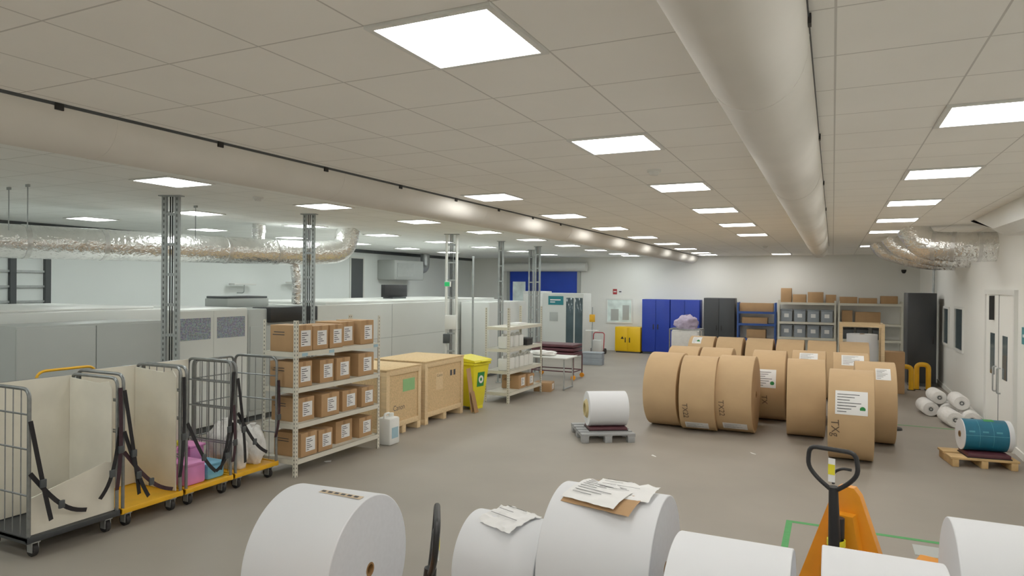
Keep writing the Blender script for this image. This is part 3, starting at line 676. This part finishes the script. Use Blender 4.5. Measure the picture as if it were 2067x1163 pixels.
# ---------------------------------------------------------------- pallet trucks
def jack(label,loc,rz,body):
    t=thing('pallet_truck',label,'pallet truck',loc,rz)
    for s in (-1,1):
        b=B(); prism(b,[(.2,.12),(.2,.19),(1.4,.19),(1.5,.16),(1.5,.12)],s*.27-.075,s*.27+.075,'X'); f=obj('fork',b,body,t)
        obj('roller_arm',box(B(),s*.27-.04,s*.27+.04,1.15,1.3,.05,.12),m_dgrey,f)
        obj('fork_roller',lathe(B(),[(s*.27-.03,0),(s*.27-.03,.04),(s*.27+.03,.04),(s*.27+.03,0)],14,'X',(0,1.3,.04)),m_rub,f)
    b=B(); prism(b,[(-.34,.1),(.34,.1),(.34,.2),(.09,.93),(.05,.98),(-.05,.98),(-.09,.93),(-.34,.2)],.13,.2,'Y')
    prism(b,[(-.2,.1),(.2,.1),(.07,.8),(-.07,.8)],.04,.13,'Y'); obj('body',b,body,t)
    obj('pump',lathe(B(),[(.2,0),(.2,.06),(.5,.06),(.52,.04),(.8,.04),(.8,0)],18,'Z',(0,-.03,0)),m_black,t)
    for s in (-1,1): obj('steering_wheel',lathe(B(),[(s*.07-.03,0),(s*.07-.03,.09),(s*.07+.03,.09),(s*.07+.03,0)],20,'X',(0,-.05,.09)),m_rub,t)
    obj('shaft',tube(B(),[(0,-.08,.3),(0,-.1,.6),(0,-.14,1.04)],[.045,.042,.03],12),m_black,t)
    hp=[(-.02,-.14,1.02),(-.1,-.15,1.08),(-.165,-.16,1.16),(-.15,-.17,1.3),(.15,-.17,1.3),(.165,-.16,1.16),(.1,-.15,1.08),(.02,-.14,1.02)]
    h=obj('handle',tube(B(),fillet(hp,.05,4),.0155,10),m_black,t)
    obj('lever',tube(B(),fillet([(0,-.14,1.06),(0,-.15,1.14),(.06,-.155,1.18),(.12,-.16,1.18)],.03),.01,8),m_black,h)
    lb=obj('label',box(B(),-.022,.022,-.18,-.174,1.08,1.24),m_paper,h); obj('warning_panel',box(B(),-.022,.022,-.183,-.18,1.13,1.2),m_yel,lb)
    obj('spring',lathe(B(),[(.62,.05),(.62,.06),(.66,.06),(.66,.05)],14,'Z',(0,-.07,0)),m_yel,t)
    return t
jack('orange pallet truck with upright black handle behind the front rolls',(.06,5.25,0),rad(-18),m_org)
jack('pallet truck with only its black handle in view between white rolls',(-1.85,2.68,0),rad(122),m_org)
# ---------------------------------------------------------------- pallet with roll, centre
t=thing('plastic_pallet','grey plastic pallet carrying a white roll in the middle of floor','pallet',(-3.3,10.32,0),rad(31))
b=B()
for k in range(5): box(b,-.42,.42,-.44+k*.19,-.32+k*.19,.11,.14,.003)
for k in range(3): box(b,-.42+k*.36,-.3+k*.36,-.44,.44,.09,.11)
obj('deck',b,m_pallet,t)
for x in (-.36,0,.36):
    for y in (-.38,0,.38): obj('foot',box(B(),x-.055,x+.055,y-.06,y+.06,0,.09,.006),m_pallet,t)
t=white_roll(-.31,.31,0,.27,'white paper roll with wide brown core on the grey pallet',.085,rad(31),None,m_corepale); t.location=(-3.24,10.32,.19)
obj('core_ring',lathe(B(),[(-.311,.085),(-.345,.085),(-.345,.12),(-.311,.15)],32,'X',(0,0,.27)),m_corepale,t)
t=thing('cradle_mat','maroon rubber mat under the white roll on grey pallet','mat',(-3.24,10.32,.14),rad(31)); obj('mat',box(B(),-.3,.3,-.2,.2,0,.05,.01),m_maroon,t); obj('edge',box(B(),-.31,.31,-.21,.21,0,.012),m_rub,t)
# teal roll on timber pallet, right
PX,PY=1.84,11.15
t=thing('wooden_pallet','small timber pallet by the right wall under the teal roll','pallet',(PX-.02,PY,0),rad(8))
for a in ((-.3,-.05),(.05,.3)): obj('deck_board',box(B(),-.4,.4,a[0],a[1],.1,.13,.004),m_peach,t)
for x in (-.34,0,.34): obj('bearer',box(B(),x-.04,x+.04,-.3,.3,0,.1,.006),m_peach,t)
t=thing('cradle_mat','maroon rubber mat under the teal roll','mat',(PX+.04,PY-.06,.13),rad(8)); obj('mat',box(B(),-.24,.26,-.2,.2,0,.06,.01),m_maroon,t); obj('edge',box(B(),-.25,.27,-.21,.21,0,.012),m_rub,t)
t=thing('printed_roll','teal and white printed roll on a pallet by right wall','paper roll',(PX+.05,PY,.19),rad(8))
R_=.21
obj('body',lathe(B(),[(-.28,.04),(-.28,R_),(.3,R_),(.3,.04)],48,'X',(0,0,R_)),m_rollw,t)
obj('teal_print',lathe(B(),[(-.27,R_+.0015),(.24,R_+.0015)],48,'X',(0,0,R_)),m_teal,t)
for k in range(3): obj('print_patch',patch(B(),-.23+k*.16,-.16+k*.16,18,24,R_+.0035,2),m_teall,t,(0,0,R_))
for k in range(1,3): obj('column_line',patch(B(),-.264+k*.16,-.259+k*.16,-40,80,R_+.0033,8),m_teall,t,(0,0,R_))
obj('row_line',patch(B(),-.27,.24,6,8,R_+.0033,2),m_teall,t,(0,0,R_))
obj('core',lathe(B(),[(-.29,.03),(-.29,.042),(.31,.042),(.31,.03)],20,'X',(0,0,R_)),m_core,t)
obj('green_tab',patch(B(),-.02,.1,70,95,R_+.005),m_tapeg,t,(0,0,R_))
# loose white rolls on the floor, right
def lroll(x,y,z,L,r,label,rz):
    t=thing('loose_paper_roll',label,'paper roll',(x,y,z),rz,'loose white rolls by right wall')
    obj('wrap',lathe(B(),[(-L/2,0),(-L/2,r*.35),(-L/2-.01,r*.4),(-L/2,r*.9),(-L/2+.02,r),(L/2-.02,r),(L/2,r*.9),(L/2,0)],24,'Y',(0,0,r)),m_sack,t); obj('core',lathe(B(),[(-L/2-.012,.02),(-L/2-.012,.035),(-L/2+.01,.035)],16,'Y',(0,0,r)),m_dgrey,t)
lroll(1.66,15.15,0,.6,.14,'loose white wrapped roll at left of the floor pile',rad(6))
lroll(1.9,14.1,0,.6,.14,'loose white roll with open end in front of the pile',rad(7))
lroll(2.22,14.3,0,.6,.135,'loose white roll beside the right wall, frontmost of pile',rad(-2))
lroll(1.95,15.1,0,.6,.135,'loose white roll in the middle of the pile behind the front ones',rad(2))
lroll(2.25,15.1,0,.6,.13,'loose white roll against the right wall under the pile',0)
lroll(2.08,14.55,.245,.6,.13,'loose white roll resting on top of the pile, right',rad(2))
lroll(1.8,15.1,.245,.55,.125,'loose white roll resting on top of the pile, left',rad(5))
# ---------------------------------------------------------------- far wall storage
cabinet('steel_cupboard','blue steel two door cupboard next to the yellow cabinet','cupboard',-6.15,-5.16,23.75,24.3,1.95,m_blue,2,'Y',group='blue steel cupboards')
cabinet('steel_cupboard','blue steel two door cupboard next to the dark grey cupboard','cupboard',-5.14,-4.14,23.75,24.3,1.95,m_blue,2,'Y',group='blue steel cupboards')
cabinet('steel_cupboard','dark grey tambour cupboard right of the blue cupboards','cupboard',-4.0,-2.98,23.75,24.3,2.03,m_charcoal,2,'Y')
yc=cabinet('safety_cabinet','yellow low flammables cabinet under the far window','cabinet',-7.14,-6.2,23.75,24.3,.93,m_yelcab,2,'Y',plinth=.05)
obj('warning_sign',prism(B(),[(-.25,.5),(-.13,.5),(-.19,.6)],-.301,-.297,'Y'),m_black,yc)
cabinet('steel_cupboard','tall black cabinet standing against the right wall','cabinet',1.68,2.3,19.3,20.3,2.3,m_charcoal,1,'Y')
def wide_rack(x0,x1,lab,zs,mat,H,D=.5):
    t=thing('shelving_rack',lab,'shelving rack',(x0,23.72,0)); L=x1-x0
    for x in (0,L-.05):
        for y in (0,D-.05): obj('post',box(box(B(),x,x+.05,y,y+.006,0,H),x,x+.006,y+.006,y+.05,0,H),mat,t)
    for z in zs: obj('shelf',box(box(B(),0,L,.002,D-.002,z-.02,z),.05,L-.05,-.006,.02,z-.07,z),mat,t)
    return t
zf=[.15,.8,1.3,1.93]
wide_rack(-2.9,-1.68,'blue framed shelving with flat boxes at the far wall',[.15,.7,1.2,1.6],m_bluerack,1.9)
wide_rack(-1.62,.1,'cream shelving holding rows of grey plastic crates',zf,m_rack,2.0)
wide_rack(.16,1.95,'cream shelving with dark boxes behind the timber frame',zf,m_rack,2.0)
FY=24.0
cr0=None
for lv,z in enumerate((.8,1.3)):
    for i in range(4):
        x=-1.36+.4*i; lab=f'grey plastic crate on {"lower" if lv==0 else "upper"} shelf, {["first","second","third","fourth"][i]} from left, cream shelving'
        if cr0 is None:
            cr0=thing('plastic_crate',lab,'crate',(x,FY,z),0,'grey plastic crates on cream shelving')
            obj('body',box(B(),-.17,.17,-.2,.2,0,.36,.015),m_crate,cr0); obj('rim',box(B(),-.185,.185,-.21,.21,.36,.4,.008),m_crate,cr0); obj('label',box(B(),-.07,.07,-.203,-.2,.14,.26),m_paper,cr0)
        else: dup(cr0,(x,FY,z),0,lab)
top=[(-1.38,.32,.4,.46,1.93),(-.98,.4,.4,.26,1.93),(-.5,.46,.4,.34,1.93),(-.05,.3,.3,.26,1.93)]
lt=['tall brown carton at left on top of the crate shelving','low brown carton second on top of the crate shelving','wide brown carton third on top of the crate shelving','small brown carton at right end on top of crate shelving']
for (x,sx,sy,sz,z),l in zip(top,lt): carton(x,FY,z,sx,sy,sz,l,0,'N',group='cartons on far shelving')
top=[(.45,.5,.4,.2,1.93,'flat brown carton at left on top of right far shelving'),(1.0,.5,.4,.17,1.93,'flat brown carton in middle on top of right far shelving'),(1.58,.46,.4,.24,1.93,'brown carton at right on top of right far shelving'),(1.0,.7,.4,.36,1.3,'wide brown carton on middle shelf of right far shelving'),(.42,.3,.4,.4,1.3,'brown carton at left on middle shelf of right far shelving'),(-2.3,1.05,.4,.28,1.6,'long flat carton on top of the blue framed shelving'),(-2.35,.8,.4,.2,1.2,'flat carton on the second shelf of blue framed shelving'),(-2.3,.6,.4,.3,.7,'carton on the lower shelf of blue framed shelving')]
for x,sx,sy,sz,z,l in top: carton(x,FY,z,sx,sy,sz,l,0,'N',group='cartons on far shelving')
for k,x in enumerate((.45,.85,1.3)):
    t=thing('dark_box',f'dark storage box on lower shelf of right far shelving, {["left","middle","right"][k]}','box',(x,FY,.8)); obj('body',box(B(),-.16,.16,-.2,.2,0,.3,.01),m_dgrey,t); obj('lid',box(B(),-.17,.17,-.21,.21,.3,.34,.006),m_black,t)
# timber frame crate with white roll
t=thing('timber_frame','open pale timber crate frame behind the kraft rolls','crate',(.6,17.5,0))
for x in (-.42,.42):
    for y in (-.4,.4): obj('post',box(B(),x-.035,x+.035,y-.035,y+.035,0,1.6),m_wood,t)
for y in (-.4,.4):
    for z in (.05,1.53): obj('rail',box(B(),-.385,.385,y-.03,y+.03,z,z+.07),m_wood,t)
for x in (-.42,.42):
    for z in (.05,1.53): obj('rail',box(B(),x-.03,x+.03,-.365,.365,z,z+.07),m_wood,t)
obj('floor_board',box(B(),-.385,.385,-.37,.37,.0,.05),m_wood,t)
t=thing('upright_roll','white upright roll standing inside the timber frame','paper roll',(.62,17.5,.05)); obj('body',lathe(B(),[(0,.05),(0,.32),(1.3,.32),(1.3,.05)],40),m_rollw,t); obj('core',lathe(B(),[(0,.04),(1.31,.04),(1.31,.052),(0,.052)],20),m_core,t)
carton(1.3,17.9,0,.4,.4,.95,'tall brown carton on the floor right of timber frame',0,'N')
# laundry trolley with lilac bag
t=thing('laundry_trolley','wire trolley with white sack beyond the kraft rolls','trolley',(-3.75,19.5,0))
b=B()
for x in (-.42,.42):
    for y in (-.3,.3): cyl(b,(x,y,.1),(x,y,1.2),.018,8)
obj('frame',b,m_chrome,t)
obj('top_rail',tube(B(),[(-.42,-.3,1.2),(.42,-.3,1.2),(.42,.3,1.2),(-.42,.3,1.2)],.018,8,True),m_chrome,t); obj('deck',box(B(),-.42,.42,-.3,.3,.56,.62),m_yelp,t); obj('liner',box(B(),-.39,.39,-.27,.27,.64,1.18,.06),m_sack,t)
for x in (-.42,.42):
    for y in (-.3,.3): obj('caster',lathe(B(),[(y-.02,0),(y-.02,.055),(y+.02,.055),(y+.02,0)],14,'Y',(x,0,.055)),m_rub,t)
sack(-3.75,19.5,1.18,.32,.24,.24,m_lilac,'lilac stuffed sack heaped on the wire trolley',11)
# yellow barrier, right
for k,(x,y,h,lab) in enumerate(((1.58,18.5,.55,'yellow hoop safety barrier, left one beside black cabinet'),(1.95,18.7,.6,'yellow hoop safety barrier, right one beside black cabinet'))):
    t=thing('safety_barrier',lab,'barrier',(x,y,0)); obj('hoop',tube(B(),fillet([(-.12,0,.01),(-.12,0,h),(.12,0,h),(.12,0,.01)],.1,5),.055,12),m_yelp,t)
    for s in (-.12,.12): obj('foot_plate',box(B(),s-.08,s+.08,-.08,.08,0,.015),m_black,t)
p=gz(1800,790)
t=thing('blue_box','small blue box on floor right of the kraft rolls','box',(p.x,p.y,0)); obj('body',box(B(),-.16,.16,-.15,.15,0,.32,.01),m_sky,t); obj('lid',box(B(),-.165,.165,-.155,.155,.3,.34,.006),m_teal,t)
p=gz(1795,866)
t=thing('barrier_post','red and white striped barrier post beside the kraft rolls','post',(p.x+.05,p.y,0)); obj('foot',lathe(B(),[(0,0),(0,.15),(.03,.14),(.05,.03),(.05,0)],24),m_black,t)
for k in range(8): obj('stripe',cyl(B(),(0,0,.05+k*.11),(0,0,.16+k*.11),.025,12),m_red if k%2==0 else m_paper,t)
# ---------------------------------------------------------------- middle distance: table, trolley, kiosk
t=thing('folding_table','white topped folding table beyond the second rack','table',(-6.1,14.75,0))
obj('tabletop',box(B(),-.7,.65,-.35,.35,.72,.75,.006),m_white,t)
for x in (-.6,.55):
    for y in (-.28,.28): obj('leg',cyl(B(),(x,y,0),(x,y,.72),.016,8),m_steel,t)
    obj('foot_bar',cyl(B(),(x,-.3,.03),(x,.3,.03),.016,8),m_steel,t)
sack(-6.2,14.75,.75,.35,.2,.07,m_sack,'crumpled white sheet lying on the folding table',21,'crumpled_sheet',False)
t=thing('panel_trolley','maroon panel trolley parked behind the white table','trolley',(-6.5,16.5,0))
for z in (.62,.72,.82): obj('panel',box(B(),-.62,.55,-.35,.35,z,z+.07,.012),m_maroon,t)
b=B()
for x in (-.6,.55):
    for y in (-.33,.33): cyl(b,(x,y,.1),(x,y,.62),.018,8)
for z in (.2,.6): tube(b,[(-.6,-.33,z),(.55,-.33,z),(.55,.33,z),(-.6,.33,z)],.016,8,True)
obj('frame',b,m_maroon,t)
for x in (-.6,.55):
    for y in (-.33,.33): obj('caster',lathe(B(),[(y-.02,0),(y-.02,.06),(y+.02,.06),(y+.02,0)],14,'Y',(x,0,.06)),m_org,t)
t=thing('white_kiosk','white machine cabinet with teal sign and glass door panels','machine',(-8.25,21.8,0))
obj('body',box(B(),-.75,.72,-.4,.4,0,2.15,.02),m_press,t)
s=obj('sign',box(B(),-.55,.0,-.412,-.4,1.75,2.05),m_tealg,t)
for a in ((-.48,-.1,1.9,1.94),(-.48,-.3,1.83,1.86)): obj('sign_print',box(B(),a[0],a[1],-.415,-.412,a[2],a[3]),m_paper,s)
for x in (.1,.42): obj('glass_door',box(B(),x,x+.27,-.415,-.4,.2,2.0,.004),m_glass,t)
obj('control_panel',box(B(),-.5,-.2,-.42,-.4,1.2,1.5,.005),m_grey,t)
t=thing('white_cabinet','plain white cabinet between roller door and the teal sign machine','cabinet',(-9.6,22.3,0)); obj('body',box(B(),-.4,.4,-.4,.4,0,2.2,.02),m_press,t); obj('door',box(B(),-.36,.36,-.415,-.4,.1,2.1,.004),m_white,t)
for k in range(2):
    t=thing('plastic_crate',('grey crate on the floor by the teal sign machine, lower','grey crate stacked on another by teal sign machine')[k],'crate',(-6.6,19.7,.19*k),rad(8)); obj('body',box(B(),-.3,.3,-.2,.2,0,.16,.012),m_crate,t); obj('rim',box(B(),-.31,.31,-.21,.21,.15,.19,.006),m_crate,t)
t=thing('stand_post','thin floor stand with yellow box near far window','stand',(-7.25,21.5,0)); obj('pole',cyl(B(),(0,0,.03),(0,0,1.7),.02,8),m_steel,t); obj('foot',lathe(B(),[(0,0),(0,.2),(.03,.18),(.03,0)],20),m_dgrey,t); obj('box',box(B(),-.08,.08,-.08,.06,1.2,1.45,.01),m_yelp,t); obj('tray',box(B(),-.2,.2,-.1,.1,.9,.93),m_white,t)
t=thing('hand_truck','small red hand truck left of the yellow cabinet','hand truck',(-7.5,22.9,0))
obj('frame',tube(B(),fillet([(-.2,0,.1),(-.2,.1,.75),(.2,.1,.75),(.2,0,.1)],.1,5),.018,8),m_red,t); obj('toe_plate',box(B(),-.2,.2,-.25,0,.06,.075),m_red,t)
for s in (-.24,.24): obj('wheel',lathe(B(),[(s-.03,0),(s-.03,.1),(s+.03,.1),(s+.03,0)],16,'X',(0,.05,.1)),m_rub,t)
obj('container',box(B(),-.18,.18,-.22,-.02,.075,.5,.02),m_white,t)
for (x,z,w,h,mt,lab) in ((-7.35,2.2,.16,.2,m_red,'small red fire notice above the far window'),(-7.15,2.2,.14,.2,m_paper,'small white notice above the far window')):
    t=thing('wall_notice',lab,'sign',(x,YB,z)); obj('plate',box(B(),-w/2,w/2,-.008,0,-h/2,h/2),mt,t); obj('print',box(B(),-w/3,w/3,-.01,-.008,-.02,.02),m_ink if mt==m_paper else m_paper,t)
t=thing('wall_notice','teal notice on the right wall at the frame edge','sign',(XR,11.62,1.75)); obj('plate',box(B(),-.012,0,-.18,.18,-.12,.12),m_tealg,t); obj('print',box(B(),-.014,-.012,-.12,.12,-.02,.02),m_paper,t)
t=thing('security_camera','small black camera dome high on the back wall right','camera',(2.0,YB,2.95)); obj('bracket',box(B(),-.03,.03,-.15,0,.05,.09),m_white,t); obj('dome',lathe(B(),[(0.05,.0),(.05,.07),(0,.07),(-.06,.04),(-.07,0)],16,'Z',(0,-.12,0)),m_black,t)
t=thing('steel_pipe','pair of thin steel pipes down the right wall corner','pipe',(2.38,20.6,0))
for k in range(2): obj('pipe',cyl(B(),(0,k*.12,0),(0,k*.12,3.2),.025,8),m_steel,t)
# ---------------------------------------------------------------- floor marks
o=obj('floor_marking',box(box(B(),-.41,1.3,7.45,7.51,0,.002),-.41,-.35,6.0,7.45,0,.002),m_tapeg); tag(o,'green tape bay outline on the floor behind the pallet truck','floor marking')
o=obj('floor_marking',box(B(),.9,1.9,13.65,13.69,0,.002),m_tapeg); tag(o,'faint green tape line on floor near the loose white rolls','floor marking')
p=gz(1880,1115); o=obj('floor_plate',box(B(),p.x-.14,p.x+.14,p.y-.14,p.y+.14,0,.004),m_grey); tag(o,'small grey hatch plate in the floor at right','floor plate')
for k,(px,py) in enumerate(((662,932),(1320,921),(1520,916),(1690,905))):
    p=gz(px,py); b=B(); vs=[b.verts.new((p.x+.05*cos(a*1.2+k),p.y+.05*sin(a*1.3),.002+.006*(a%2))) for a in range(5)]; b.faces.new(vs)
    o=obj('paper_scrap',b,m_paper); tag(o,['torn paper scrap on floor below the near rack','torn paper scrap on floor in front of grey pallet','torn paper scrap on floor before the kraft rolls','torn paper scrap on floor beside the foremost kraft roll'][k],'paper scrap')
# ---------------------------------------------------------------- world / view
w=bpy.data.worlds.new('world'); S.world=w; w.use_nodes=True; w.node_tree.nodes['Background'].inputs[0].default_value=(.6,.6,.58,1); w.node_tree.nodes['Background'].inputs[1].default_value=.1
S.view_settings.view_transform='Standard'; S.view_settings.gamma=1.16
